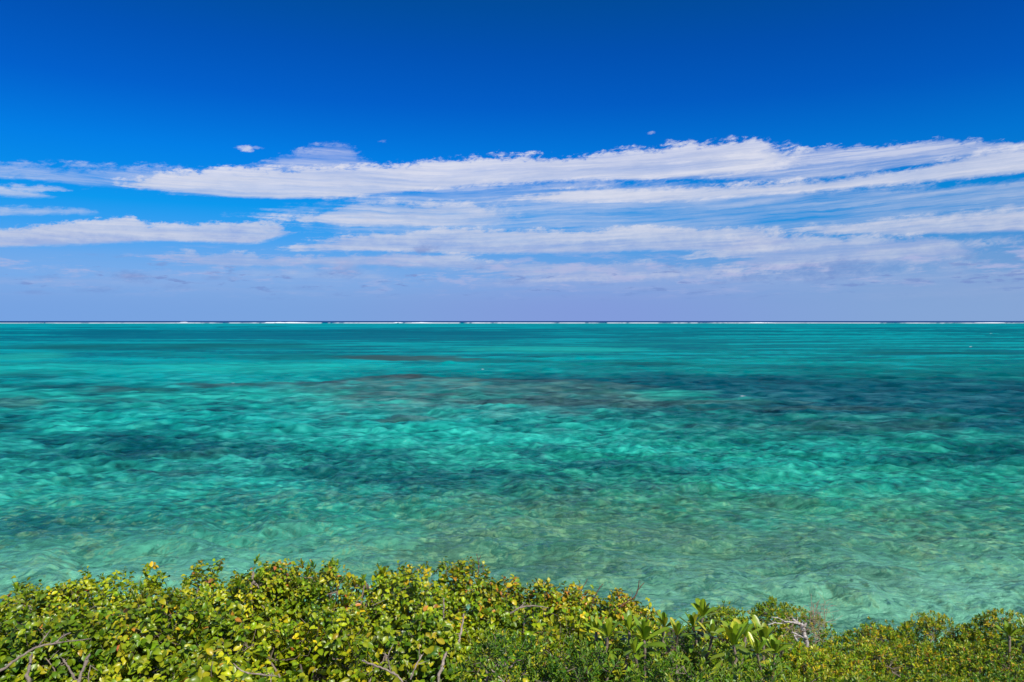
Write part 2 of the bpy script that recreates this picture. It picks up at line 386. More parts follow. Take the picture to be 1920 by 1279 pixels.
# the wide dark band sweeping off to the right
edge = np.interp(px, [600, 800, 1000, 1200, 1500, 1920], [712, 707, 700, 702, 708, 716]) + 7 * n1w
low = np.interp(px, [700, 1000, 1150, 1300, 1500, 1700, 1920], [711, 716, 728, 748, 768, 790, 806]) + 12 * n1w
C = over(C, sm(py, edge - 3, edge + 5) * sm(py, low + 10, low - 6) * sm(px, 860, 1050), (4, 84, 98), .74)
C = over(C, patch(1240, 738, 80, 9, 1, .5, .4), (36, 166, 146), .9)
C = over(C, patch(1330, 752, 110, 5, 1, .5, .4), (36, 160, 142), .7)
C = over(C, patch(1700, 782, 260, 7, 1, .6, .7), (28, 138, 124), .5)
# pale shallows
for p in [(130,800,100,14,.6),(470,905,110,14,.55),(640,830,110,9,.6),(760,806,140,10,.6),(960,822,160,11,.7),(1180,842,110,8,.7),(1480,840,160,9,.6),(330,742,240,7,.5),(90,690,260,12,.4),(60,668,70,8,.6),(500,690,200,10,.5),(1030,655,150,6,.5),(1150,800,150,12,.5),(1420,865,200,10,.5),(1640,900,260,20,.35)]:
    C = over(C, patch(*p[:4]), (34, 182, 164), p[4])
# reef flat: brown-grey coral seen through thin water
reef_top = np.interp(px, [0, 300, 420, 560, 640, 700, 790, 900, 1100, 1250], [735, 728, 722, 716, 711, 704, 703, 708, 712, 722]) + 3 * n1w
rm = sm(py, reef_top - 1, reef_top + 3) * sm(py + 20 * n2w, 800, 735) * sm(px + 90 * n1w, 480, 700) * sm(px + 90 * n1w, 1290, 1120)
C = over(C, rm * (.62 + .6 * n5), (80, 126, 120))
rline = sm(np.abs(py - reef_top - 2), 5, 1) * sm(px, 300, 420) * sm(px, 1250, 1000) * (.6 + .6 * n1w)
C = over(C, rline, (52, 84, 88), .9)
CO = (52, 92, 90)
for p in [(735,671,90,5,.95),(800,674,70,3,.7),(745,706,55,4,.95),(400,722,60,3,.8),(230,729,70,5,.7),(30,754,45,10,.75),(30,800,80,4,.3),(1020,752,120,6,.85),(1060,757,60,5,.7),(750,785,55,5,.8),
          (1310,754,130,4,.8),(1560,765,260,4,.7),(1590,800,260,9,.45),(1300,800,80,5,.5),(870,745,160,8,.35),(1080,728,150,10,.4),(660,735,70,5,.4),(350,850,80,5,.3),(310,885,60,4,.5),(180,750,60,4,.4)]:
    C = over(C, patch(*p[:4], 1, .45, .8), CO, p[4])
C = over(C, patch(762, 705, 30, 2.5), (92, 86, 78), .4)
# olive rock and weed bottom close to the shore, with painted caustic light
ol = sm(py, 880, 985) * sm(py, 1210, 1040) * sm(px + 160 * n1w, 560, 950) * sm(px + 160 * n1w, 1960, 1500)
C = over(C, ol * (.5 + .5 * n2 + .5 * n5), (88, 128, 94), .62)
near = sm(py, 860, 1040)
C = over(C, near * sm(n3 + .3 * n5 + .4 * n2, .0, .7), (42, 116, 92), .5)
C = over(C, near * sm(n6 + .2 * n2, .1, .7), (150, 200, 140), .5)  # bright thin patches: caustic light put into the bottom colour
C = over(C, near * sm(n6 * .6 + n3, .25, .8), (34, 96, 84), .4)
C = over(C, near * sm(n5, .2, .8), (64, 104, 92), .3)
# fine bottom mottling plus light and dark wave streaks painted into the colour, at every scale the mesh can carry
n8 = fbm(qx * .5, qy, 1.6, 4, 105, cell, .85); n9 = fbm(qx * .45, qy, 22, 6, 125, cell * .6, .8)
mm = sm(py, 615, 700)[..., None]
tex = (.18 * n7 + .14 * n8 + .22 * n9 + .08 * n5 + sm(py, 640, 760) * (.28 * rip + .36 * rip2 + .08 * rip3))[..., None] * mm
tex = tex * np.where(py > 900, 1 - .45 * sm(py, 900, 1050), 1)[..., None]
C = C * np.clip(1 + tex * np.array([1.1, 1.1, 1.0]), .3, 1.8) + np.maximum(tex, 0) * np.array([.06, .06, .055]) * sm(py, 660, 760)[..., None]
# white water on the outer reef
fo = fbm(A * 60, RR * 0, 1.0, 5, 81)
foam = sm(py, 604.6, 605.1) * sm(py, 606.6, 606.1) * sm(fo, -.55, .1)
C = over(C, foam, (235, 245, 250), .85)
for p in [(1905,785,6,1.3),(1473,772,4,1.0),(436,717,5,.9),(1392,742,3,.8),(905,693,4,.7),(1820,650,3,.6),(1858,625,3,.5)]:
    C = over(C, sm(((px - p[0]) / p[2]) ** 2 + ((py - p[1]) / p[3]) ** 2 + .5 * n1w, 1.0, .3), (225, 240, 240), .6)
# deep ocean behind the reef
C = np.where((RR > 5600)[..., None], np.array(lin(20, 74, 130)), C)
C = np.clip(C, 0.0, 1)
V = np.stack([X, Y, Z], -1).reshape(-1, 3)
me = mesh_from('water', V, grid_faces(len(rr), len(ang)), np.full((len(rr) - 1) * (len(ang) - 1), 4))
attr(me, 'bottom', C.reshape(-1, 3))
mw, n, out = material('lagoon_water')
at = n.n.new('ShaderNodeVertexColor'); at.layer_name = 'bottom'
geo = n.n.new('ShaderNodeNewGeometry'); pos = geo.outputs['Position']
sp = n.n.new('ShaderNodeSeparateXYZ'); n.l.new(pos, sp.inputs[0])
cd = n.m('SQRT', n.m('ADD', n.m('MULTIPLY', sp.outputs[0], sp.outputs[0]), n.m('MULTIPLY', sp.outputs[1], sp.outputs[1])))
pv = n.xyz(n.m('MULTIPLY', sp.outputs[0], .8), n.m('MULTIPLY', sp.outputs[1], 1.5), 0)
r1 = n.noise(pv, 2.0, 5, .66, .5); r2 = n.noise(pv, .35, 3, .55, .3)
pw = n.xyz(n.m('MULTIPLY', sp.outputs[0], .42), sp.outputs[1], 0)
w1 = n.noise(pw, 1.5, 4, .6, .5); w2 = n.noise(pw, .55, 4, .62, .5); w3 = n.noise(pw, .2, 4, .62, .5); r3 = n.noise(pv, .05, 4, .6)
hw = n.m('ADD', n.m('MULTIPLY', w1, n.mr(cd, 60, 220, .38, .0)), n.m('ADD', n.m('MULTIPLY', w2, n.m('MULTIPLY', n.mr(cd, 40, 70), n.mr(cd, 500, 150, 0, 1.1))), n.m('MULTIPLY', w3, n.m('MULTIPLY', n.mr(cd, 90, 200), n.mr(cd, 2500, 300, 0, 2.6)))))
hgt = n.m('ADD', n.m('MULTIPLY', r1, n.mr(cd, 20, 320, .42, .0)), n.m('MULTIPLY', r2, n.mr(cd, 40, 900, .2, .5)))
hgt = n.m('ADD', hgt, hw)
bp = n.n.new('ShaderNodeBump'); bp.inputs['Strength'].default_value = .9; bp.inputs['Distance'].default_value = .55
n.l.new(hgt, bp.inputs['Height'])
body = n.mix(1.0, at.outputs[0], (*[WATER_GAIN] * 3, 1), 'MULTIPLY')
dif = n.n.new('ShaderNodeBsdfDiffuse'); n.l.new(body, dif.inputs[0]); n.l.new(bp.outputs[0], dif.inputs['Normal'])
glo = n.n.new('ShaderNodeBsdfGlossy'); glo.inputs['Roughness'].default_value = .12; n.l.new(bp.outputs[0], glo.inputs['Normal'])
n.put(glo.inputs[0], (.58, .84, .90, 1))
fr = n.n.new('ShaderNodeFresnel'); fr.inputs[0].default_value = 1.33; n.l.new(bp.outputs[0], fr.inputs['Normal'])
kd = n.m('MULTIPLY', n.m('POWER', n.m('DIVIDE', 34, n.m('MAXIMUM', cd, 25)), .85), .95)
fac = n.m('MINIMUM', n.m('MULTIPLY', fr.outputs[0], n.m('MINIMUM', kd, 1.0)), .8)
mxs = n.n.new('ShaderNodeMixShader'); n.l.new(fac, mxs.inputs[0]); n.l.new(dif.outputs[0], mxs.inputs[1]); n.l.new(glo.outputs[0], mxs.inputs[2])
n.l.new(mxs.outputs[0], out.inputs[0])
link('water', me, mw, kind='structure')

# ================================================================ outer reef surf
def white_mat():
    m, n, out = material('sea_foam')
    g = n.n.new('ShaderNodeNewGeometry')
    t = n.noise(g.outputs['Position'], .12, 4, .6)
    b = n.n.new('ShaderNodeBsdfDiffuse'); n.l.new(n.ramp(t, [(.3, (.74, .80, .84)), (.6, (.90, .92, .93))]), b.inputs[0])
    n.l.new(b.outputs[0], out.inputs[0]); return m
foam_m = white_mat()
def ridge(segs, seed):
    """foam ridges: segs = (px0, px1, distance, height, depth)"""
    vs, fs, base = [], [], 0
    g = np.random.default_rng(seed)
    for x0, x1, d, h, dep in segs:
        X0, X1 = (x0 - 960) / F * d, (x1 - 960) / F * d
        nx = max(8, int((X1 - X0) / 9)); xs = np.linspace(X0, X1, nx); nc = 7
        hh = h * (.55 + .6 * np.abs(vnoise(xs / 35, xs * 0 + seed, 3)) + .35 * vnoise(xs / 11, xs * 0 + seed, 4))
        tp = np.sin(np.linspace(0, math.pi, nx)) ** .35; hh = np.maximum(hh * tp, .05)
        off = 10 * vnoise(xs / 120, xs * 0, 8)
        for j in range(nc):
            a = math.pi * j / (nc - 1)
            k = 1 + .2 * vnoise(xs / 8, xs * 0 + j * 3.3, 5)
            vs.append(np.stack([xs, d + off - math.cos(a) * dep * tp * k, np.maximum(math.sin(a) ** .8 * hh * k, -.2) - (.3 if j in (0, nc - 1) else 0)], -1))
        f = grid_faces(nc, nx) + base; fs.append(f); base += nx * nc
    V = np.concatenate(vs); Fc = np.concatenate(fs)
    return V, Fc, np.full(len(Fc) // 4, 4)
segs = []; x = -700; g = np.random.default_rng(5)
while x < 2700:
    L = g.uniform(30, 170); segs.append((x, x + L, 4350 + g.uniform(-70, 70), g.uniform(.9, 2.1) * (.5 if g.random() < .4 else 1), g.uniform(30, 110))); x += L + (g.uniform(4, 30) if g.random() < .7 else -12)
link('surf', mesh_from('surf', *ridge(segs, 2)), foam_m, kind='stuff', label='thin broken line of white surf along the outer reef')
for (x0, x1, d, h, dep, lab) in [
    (494, 582, 4300, 5.2, 130, 'longest bright white breaker on the reef line, left of centre'),
    (737, 756, 4300, 4.6, 90, 'short white breaker just left of the middle of the reef line'),
    (770, 812, 4280, 4.6, 110, 'white breaker at the middle of the reef line'),
    (1402, 1452, 4250, 4.6, 110, 'bright white breaker on the reef line, right of centre'),
    (1838, 1876, 4250, 4.4, 130, 'flat white breaker at the far right end of the reef line'),
    (339, 350, 6600, 5.5, 60, 'small white breaker alone in the deep blue water beyond the reef')]:
    link('breaking_wave', mesh_from('breaking_wave', *ridge([(x0, x1, d, h, dep)], int(x0))), foam_m, label=lab, category='wave', group='waves breaking on the outer reef')

# ================================================================ ground
def ground_z(x, y):
    z = 8.93 - .14 * np.maximum(0, y - 5) - .42 * sm(x, .8, 3.8)
    z = z * (1 - sm(y, 3.8, 1.6)) + 10.35 * sm(y, 3.8, 1.6)
    e = np.maximum(0, y - 9.0 - .9 * vnoise(x / 3.1, y * 0, 4) + .10 * np.maximum(np.abs(x) - 12, 0) ** .9 * 0)
    z = z - 1.15 * e ** 1.15 + .10 * fbm(x, y, 2.0, 4, 51) + .5 * sm(e, 0, 2) * fbm(x, y, 3, 4, 52)
    return np.maximum(z, -4)
gx = np.concatenate([-np.geomspace(400, 9.2, 40), np.linspace(-9, 9, 181), np.geomspace(9.2, 400, 40)])
gy = np.concatenate([-np.geomspace(400, 4.2, 30), np.linspace(-4, 26, 301)])
GX, GY = np.meshgrid(gx, gy)
me = mesh_from('ground', np.stack([GX, GY, ground_z(GX, GY)], -1).reshape(-1, 3), grid_faces(len(gy), len(gx)), np.full((len(gy) - 1) * (len(gx) - 1), 4))
gm, n, out = material('limestone_soil')
g_ = n.n.new('ShaderNodeNewGeometry')
t1 = n.noise(g_.outputs['Position'], 3.0, 8, .65); t2 = n.noise(g_.outputs['Position'], 26, 5, .6)
b = n.n.new('ShaderNodeBsdfPrincipled'); b.inputs['Roughness'].default_value = .95
c = n.mix(n.mr(t2, .42, .6), n.ramp(t1, [(.3, (.035, .028, .018)), (.5, (.085, .066, .04)), (.7, (.16, .14, .10))]), (.10, .055, .025, 1))
n.l.new(c, b.inputs['Base Color'])
bb = n.n.new('ShaderNodeBump'); bb.inputs['Distance'].default_value = .05; n.l.new(n.m('ADD', t1, n.m('MULTIPLY', t2, .4)), bb.inputs['Height']); n.l.new(bb.outputs[0], b.inputs['Normal'])
n.l.new(b.outputs[0], out.inputs[0])
link('ground', me, gm, kind='structure')

# ================================================================ plant building
def nrm(a): return a / np.maximum(np.linalg.norm(a, axis=-1, keepdims=True), 1e-9)
TPL = {  # rows: (t, half width); round, small, blade, paddle
 'round': [(0, .05), (.16, .33), (.45, .50), (.78, .34), (1, .03)],
 'small': [(0, .10), (.55, .50), (1, .16)],
 'blade': [(0, .08), (.35, .42), (.7, .46), (1, .05)],
 'paddle': [(0, .16), (.2, .28), (.42, .44), (.65, .50), (.83, .46), (.94, .32), (1, .12)],
}
class Leaves:
    def __init__(s, kind, rib=1.25):
        s.rows = TPL[kind]; s.V = []; s.C = []; s.rib = rib
    def add(s, O, D, N, L, Wd, fold, curl, col):
        D = nrm(D); N = nrm(N - (N * D).sum(-1, keepdims=True) * D); S = np.cross(D, N)
        P_ = []; Cc = []
        for t, hw in s.rows:
            for u in (-1, 0, 1):
                y = t * L - .30 * curl * L * t ** 3
                z = fold * abs(u) * hw * Wd - curl * L * t ** 2 * .55
                P_.append(O + D * y[:, None] + S * (u * hw * Wd)[:, None] + N * z[:, None])
                Cc.append(col * (s.rib if u == 0 else 1.0))
        s.V.append(np.stack(P_, 1)); s.C.append(np.stack(Cc, 1))
    def mesh(s, name):
        V = np.concatenate(s.V); C = np.concatenate(s.C); n_, k = V.shape[:2]
        nr = len(s.rows); q = grid_faces(nr, 3)
        Fc = (np.arange(n_)[:, None] * k + q[None, :]).reshape(-1)
        me = mesh_from(name, V.reshape(-1, 3), Fc, np.full(n_ * (nr - 1) * 2, 4))
        attr(me, 'leaf_colour', C.reshape(-1, 3)); return me
class Tubes:
    def __init__(s): s.V = []; s.F = []; s.b = 0
    def add(s, pts, rad, k=5):
        pts = np.asarray(pts, float); m = len(pts); rad = np.broadcast_to(rad, m)
        T = nrm(np.gradient(pts, axis=0)); ref = np.array([.3, .9, .2]); A_ = nrm(np.cross(T, ref)); B_ = np.cross(T, A_)
        an_ = np.arange(k) * 2 * math.pi / k
        ring = pts[:, None] + rad[:, None, None] * (A_[:, None] * np.cos(an_)[None, :, None] + B_[:, None] * np.sin(an_)[None, :, None])
        s.V.append(ring.reshape(-1, 3))
        i = np.arange(m - 1)[:, None] * k; j = np.arange(k)[None, :]; j2 = (j + 1) % k
        s.F.append(np.stack([i + j, i + j2, i + k + j2, i + k + j], -1).reshape(-1) + s.b); s.b += m * k
    def mesh(s, name):
        Fc = np.concatenate(s.F); return mesh_from(name, np.concatenate(s.V), Fc, np.full(len(Fc) // 4, 4))
def wob(a, b, n_, amp, g):
    """a gently crooked line from a to b"""
    t = np.linspace(0, 1, n_)[:, None]; a = np.asarray(a, float); b = np.asarray(b, float)
    q = g.normal(0, 1, (n_, 3)); q = (q + np.roll(q, 1, 0)) / 2 * amp * np.linalg.norm(b - a) * np.sin(t * math.pi)
    return a * (1 - t) + b * t + q

def leaf_mat(name, rough, trans, spec=.5, var=.25):
    m, n, out = material(name)
    a = n.n.new('ShaderNodeVertexColor'); a.layer_name = 'leaf_colour'
    g = n.n.new('ShaderNodeNewGeometry')
    t = n.noise(g.outputs['Position'], 45, 3, .6)
    c = n.mix(1.0, a.outputs[0], n.ramp(t, [(.3, (1 - var, 1 - var, 1 - var)), (.7, (1 + var, 1 + var * .8, 1))]), 'MULTIPLY')
    b = n.n.new('ShaderNodeBsdfPrincipled'); b.inputs['Roughness'].default_value = rough
    b.inputs['Specular IOR Level'].default_value = spec
    n.l.new(c, b.inputs['Base Color'])
    tr = n.n.new('ShaderNodeBsdfTranslucent'); n.l.new(n.mix(1.0, c, (1.25, 1.1, .35, 1), 'MULTIPLY'), tr.inputs[0])
    mx = n.n.new('ShaderNodeMixShader'); mx.inputs[0].default_value = trans
    n.l.new(b.outputs[0], mx.inputs[1]); n.l.new(tr.outputs[0], mx.inputs[2]); n.l.new(mx.outputs[0], out.inputs[0])
    return m
def bark_mat(name, c0, c1, sc=60):
    m, n, out = material(name)
    g = n.n.new('ShaderNodeNewGeometry')
    t = n.noise(g.outputs['Position'], sc, 5, .65)
    b = n.n.new('ShaderNodeBsdfPrincipled'); b.inputs['Roughness'].default_value = .85
    n.l.new(n.ramp(t, [(.32, c0), (.66, c1)]), b.inputs['Base Color'])
    bu = n.n.new('ShaderNodeBump'); bu.inputs['Distance'].default_value = .004; n.l.new(t, bu.inputs['Height']); n.l.new(bu.outputs[0], b.inputs['Normal'])
    n.l.new(b.outputs[0], out.inputs[0]); return m
M_round = leaf_mat('glossy_leaf', .36, .24, .5)
M_small = leaf_mat('small_leaf', .42, .22, .45)
M_paddle = leaf_mat('fleshy_leaf', .33, .16, .55, .12)
M_bark = bark_mat('grey_bark', (.16, .12, .09), (.36, .29, .23))
M_dead = bark_mat('bleached_wood', (.42, .38, .34), (.66, .60, .56))
M_tan = bark_mat('pale_bark', (.20, .15, .11), (.46, .37, .30))
M_red = bark_mat('reddish_twig', (.10, .04, .03), (.24, .11, .08))

def palette(g, n_, pal, wts, jit=.18):
    pal = np.array(pal); k = g.choice(len(pal), n_, p=np.array(wts) / sum(wts))
    return pal[k] * np.clip(1 + g.normal(0, jit, (n_, 1)), .4, 1.7) * (1 + g.normal(0, .06, (n_, 3)))
GREEN = [(.115, .22, .009), (.19, .31, .010), (.27, .36, .012), (.38, .41, .014), (.56, .44, .02), (.42, .16, .05), (.06, .15, .010)]

def crown(S, g):
    """one shrub: S has cx, cy, top, r, droop, ground"""
    cx, cy, top, r = S['c'][0], S['c'][1], S['c'][2], S['r']
    sp = S['sp']; kind = sp['tpl']
    nt = int(sp['twigs'] * (r / .5) ** 2)
    rho = r * np.sqrt(g.random(nt)) * 1.06; th = g.random(nt) * 2 * math.pi
    x = cx + rho * np.cos(th) * S.get('ax', 1.0); y = cy + rho * np.sin(th) * S.get('ay', 1.0)
    lump = sp['lump'] * fbm(x, y, .50, 3, 61 + S.get('ns', 0)) 
    zs = top - S['drop'] * (rho / r) ** 2.4 + lump - abs(sp['lump']) * .55
    dep = sp['depth'] * g.random(nt) ** 1.6
    keep = fbm(x, y, .30, 3, 77) > sp['hole'] + .3 * g.normal(0, 1, nt) * .3
    x, y, zs, dep, rho, th = [a[keep] for a in (x, y, zs, dep, rho, th)]; nt = len(x)
    if nt == 0: raise Exception('no twigs')
    tipP = np.stack([x, y, zs - dep], -1)
    # silhouette: a few twigs stand proud of the crown
    pr = g.random(nt) < .05; tipP[pr, 2] += g.uniform(.02, sp['proud'], pr.sum())
    O = np.stack([np.cos(th) * rho / r * sp['splay'], np.sin(th) * rho / r * sp['splay'] - .15, np.ones(nt)], -1)
    T = nrm(O + g.normal(0, sp['mess'], (nt, 3)))
    tl = g.uniform(*sp['twig'], nt)
    base = tipP - T * tl[:, None]
    lv = Leaves(kind, sp['rib'])
    tone = fbm(tipP[:, 0], tipP[:, 1], .8, 3, 33)
    m_ = sp['per']
    up_ = np.array([0, 0, 1.0]); ref = nrm(np.cross(T, g.normal(0, 1, (nt, 3)))); ref2 = np.cross(T, ref)
    ph0 = g.random(nt) * 6.28
    w4 = list(sp['w']); w4[4:] = [v_ * .12 for v_ in w4[4:]]; tcol = palette(g, nt, sp['pal'], w4, .10)
    for i in range(m_):
        f = (i + .5) / m_; f = f * sp['span'] + (1 - sp['span'])
        a = ph0 + i * 2.4 + g.normal(0, .25, nt)
        side_ = ref * np.cos(a)[:, None] + ref2 * np.sin(a)[:, None]
        el = sp['el0'] + (sp['el1'] - sp['el0']) * ((i + .5) / m_) + g.normal(0, .2, nt)
        D_ = side_ * np.cos(el)[:, None] + T * np.sin(el)[:, None]
        D_[:, 2] -= sp['sag'] * g.random(nt)
        N_ = T * np.cos(el)[:, None] - side_ * np.sin(el)[:, None] + up_ * .45 + np.array(sd) * sp.get('sun', .35) + g.normal(0, sp['nj'], (nt, 3))
        ok = g.random(nt) < .93
        L = g.uniform(*sp['L'], nt) * (.75 + .25 * math.sin(math.pi * min(1, f + .15))) * S.get('ls', 1.0)
        own = palette(g, nt, sp['pal'], sp['w'], .14); qq = (g.random(nt) < .62)[:, None]; col = np.where(qq, tcol * (1 + g.normal(0, .12, (nt, 1))), own)
        col = col * np.array(sp.get('warm', (1, 1, 1)))
        col = col * (1 + .35 * tone[:, None] * np.array([1.3, .9, .5]))
        if S.get('yellow', 0):
            q = g.random(nt) < S['yellow'] * sm(zs - dep - top, -.30, 0.0)
            col[q] = palette(g, q.sum(), [(.50, .40, .02), (.42, .42, .02), (.55, .25, .04)], [3, 3, 1.4])
        lv.add((base + T * (tl * f)[:, None])[ok], D_[ok], N_[ok], L[ok], (L * g.uniform(*sp['asp'], nt))[ok], g.uniform(*sp['fold'], nt)[ok], g.uniform(*sp['curl'], nt)[ok], col[ok])
    tb = Tubes()
    gz = float(ground_z(np.array([cx]), np.array([cy]))[0])
    root = np.array([cx, cy, gz - .05]); nodes = []
    for i in range(sp['stems']):
        a = i * 2.4 + g.random(); q = r * g.uniform(.25, .8)
        e = np.array([cx + math.cos(a) * q, cy + math.sin(a) * q, top - S['drop'] * (q / r) ** 2 - sp['depth'] * .6 - .05])
        b0 = root + np.array([math.cos(a) * .06, math.sin(a) * .06, 0])
        pl = wob(b0, e, 9, .07, g); tb.add(pl, np.linspace(.020, .007, 9) * sp.get('thick', 1), 6)
        nodes += [pl[k] for k in (5, 6, 7, 8)]
    nodes = np.array(nodes); sub = []
    for i in range(sp['stems'] * 5):
        k = g.integers(nt); a0 = nodes[np.argmin(((nodes - base[k]) ** 2).sum(1))]
        pl = wob(a0, base[k] - np.array([0, 0, .03]), 6, .09, g); tb.add(pl, np.linspace(.007, .003, 6) * sp.get('thick', 1), 5); sub += list(pl[2:])
    sub = np.array(sub)
    for k in range(nt):
        if g.random() < sp['showtwig']:
            d2 = ((sub - base[k]) ** 2).sum(1); j = d2.argmin()
            if d2[j] < .35 ** 2: tb.add([sub[j], base[k] * .8 + sub[j] * .2 + g.normal(0, .01, 3), base[k], tipP[k]], [.0028, .0022, .0018, .0012], 3)
    return lv, tb

ROUND = dict(warm=(1.25, 1.12, 1.0), tpl='round', twigs=520, per=8, lump=.20, depth=.46, hole=-.13, proud=.10, splay=.9, mess=.38, twig=(.10, .20), rib=1.18, span=.85, el0=.05, el1=.85, sag=.6, nj=.55, sun=.12,
             L=(.036, .072), asp=(.56, .74), fold=(.2, .9), curl=(.0, .9), stems=6, showtwig=.5, pal=GREEN, w=[4, 5, 4.5, 2, .45, .16, 2.6])
SMALL = dict(tpl='small', twigs=950, per=12, lump=.10, depth=.34, hole=-.5, proud=.08, splay=.7, mess=.35, twig=(.04, .09), rib=1.1, span=.6, el0=.25, el1=1.2, sag=.05, nj=.35,
             L=(.026, .044), asp=(.36, .50), fold=(.1, .4), curl=(-.1, .3), stems=6, showtwig=.35, pal=[(.13, .27, .008), (.25, .38, .010), (.40, .45, .012), (.60, .50, .016), (.30, .15, .04)], w=[4, 4, 3, 1.2, .3])
BLADE = dict(tpl='blade', twigs=620, per=10, lump=.09, depth=.30, hole=-.40, proud=.09, splay=.5, mess=.30, twig=(.08, .15), rib=1.15, span=.8, el0=.45, el1=1.15, sag=.05, nj=.35,
             L=(.034, .055), asp=(.27, .38), fold=(.1, .5), curl=(-.1, .35), stems=5, showtwig=.4, pal=[(.09, .21, .009), (.16, .30, .010), (.25, .35, .012), (.40, .42, .016), (.3, .14, .05)], w=[4, 4, 3, 1, .12])
TUFT = dict(tpl='blade', twigs=150, per=14, lump=.05, depth=.22, hole=-2, proud=.10, splay=.45, mess=.22, twig=(.08, .14), rib=1.2, span=.7, el0=.5, el1=1.35, sag=.0, nj=.25,
            L=(.048, .075), asp=(.30, .38), fold=(.2, .5), curl=(-.25, .2), stems=4, showtwig=.7, pal=[(.10, .22, .012), (.18, .30, .014), (.26, .32, .016), (.45, .40, .02)], w=[3, 4, 3, 1.2])
def shrub(name, px_, py_, d, r, sp, label, group, seed, mat, drop=.30, bark=None, parts=(), cat='shrub', **kw):
    g = np.random.default_rng(seed)
    c = P(px_, py_, d); S = dict(c=c, r=r, sp=sp, drop=drop, **kw)
    lv, tb = crown(S, g)
    gz = float(ground_z(np.array([c[0]]), np.array([c[1]]))[0])
    o = link(name, None, label=label, category=cat)
    if group: o['group'] = group
    o.location = (c[0], c[1], gz)
    sh = np.array([c[0], c[1], gz])
    for nm, ob, mt in (('foliage', lv, mat), ('branches', tb, bark or M_bark)):
        for k in range(len(ob.V)): ob.V[k] = ob.V[k] - sh
        link(nm, ob.mesh(nm), mt, o)
    return o, sh
def line_part(parent, sh, name, paths, mat, k=6, seed=0, thin=1.0, deeper=0.0, one=False):
    """paths: lists of (px, py, d, radius_px); every connected piece becomes a part of its own"""
    grp = list(range(len(paths)))
    if not one:
        for i in range(len(paths)):
            for j in range(i):
                if min(math.hypot(a[0] - b[0], a[1] - b[1]) for a in dense(paths[i]) for b in dense(paths[j])) < 4.5:
                    gi_, gj = grp[i], grp[j]; grp = [gj if q == gi_ else q for q in grp]
    else: grp = [0] * len(paths)
    last = None
    for gid in sorted(set(grp)):
        g = np.random.default_rng(seed + gid); tb = Tubes()
        for pth in [p for p, q in zip(paths, grp) if q == gid]:
            pts = np.array([P(a, b, d + deeper) for a, b, d, q in pth]); rad = np.array([q * d / F * thin * .72 for a, b, d, q in pth])
            m_ = (len(pts) - 1) * 6 + 1; t = np.linspace(0, len(pts) - 1, m_); i = np.clip(t.astype(int), 0, len(pts) - 2); f = (t - i)[:, None]
            p0 = pts[np.maximum(i - 1, 0)]; p1 = pts[i]; p2 = pts[i + 1]; p3 = pts[np.minimum(i + 2, len(pts) - 1)]
            q = .5 * ((2 * p1) + (p2 - p0) * f + (2 * p0 - 5 * p1 + 4 * p2 - p3) * f ** 2 + (3 * p1 - p0 - 3 * p2 + p3) * f ** 3)
            rr_ = np.interp(t, np.arange(len(pts)), rad) * (1 + .16 * g.normal(0, 1, m_)); rr_[-1] *= .35
            tb.add(q + g.normal(0, 1, (m_, 3)) * rr_[:, None] * .35 - sh, rr_, k)
            if not one and rad.max() > .004:          # broken side twigs and knots
                for z_ in range(max(1, m_ // 4)):
                    u = g.integers(1, m_ - 1); dr = g.normal(0, 1, 3); dr[2] = abs(dr[2]); dr /= np.linalg.norm(dr)
                    ln = g.uniform(.015, .06); tb.add([q[u] - sh, q[u] - sh + dr * ln * .5 + g.normal(0, .003, 3), q[u] - sh + dr * ln], [rr_[u] * .45, rr_[u] * .3, .0008], 4)
        last = link(name, tb.mesh(name), mat, parent)
    return last
def dense(p):
    out_ = []
    for a, b in zip(p[:-1], p[1:]):
        n_ = max(1, int(math.hypot(a[0] - b[0], a[1] - b[1]) / 2))
        out_ += [(a[0] + (b[0] - a[0]) * t / n_, a[1] + (b[1] - a[1]) * t / n_) for t in range(n_ + 1)]
    return out_

RG = 'round-leaved shrubs on the clifftop'
back = [(-60,1105,6.2,.50,0), (65,1118,6.5,.42,0), (190,1070,6.8,.50,.1), (335,1068,6.9,.48,.12), (470,1072,6.8,.46,.1), (610,1066,6.9,.50,.1), (745,1088,6.7,.46,.1), (850,1092,7.0,.48,.28), (965,1098,7.0,.46,.7), (1075,1106,7.0,.44,.85), (1170,1130,6.9,.42,.6)]
names_b = ['green shrub cut by the left edge of the photo behind the spiky sprigs', 'low green shrub in the dip of the skyline near the left edge', 'rounded glossy shrub with the first hump of the skyline from the left',
 'glossy shrub on the skyline between the first hump and the upright sprigs', 'glossy shrub on the skyline under the tallest upright sprigs', 'glossy shrub on the skyline carrying a broad band of upright sprigs',
 'glossy shrub in the notch of the skyline left of centre', 'glossy shrub with drooping tip leaves on the skyline at centre', 'yellowing shrub on the skyline just right of centre', 'most yellow and orange leaved shrub on the falling skyline', 'yellow green shrub below the bare reddish twigs']
sh_b = []
for i, (a, b, d, r, yl) in enumerate(back):
    sh_b.append(shrub('round_leaf_shrub', a, b - 22, d, r * 1.25, ROUND, names_b[i], RG, 100 + i, M_round, yellow=yl, ls=1.0, ns=i))
midl = [(-30,1150,5.5,.50), (120,1145,5.6,.50), (280,1150,5.5,.50), (440,1150,5.6,.50), (600,1148,5.6,.52), (760,1150,5.5,.50), (915,1155,5.6,.48), (1050,1165,5.7,.46)]
names_m = ['glossy shrub in the middle of the hedge at the left edge', 'glossy shrub above the long bare grey branch', 'glossy shrub with the first dark hollow, right of the long grey branch', 'dense glossy shrub in mid hedge below the tallest sprigs', 'dense glossy shrub in mid hedge with an orange leaf',
 'glossy shrub in mid hedge above the forked pale branch', 'glossy shrub in mid hedge with a pale upright stub', 'green shrub in mid hedge left of the paddle-leaved plants']
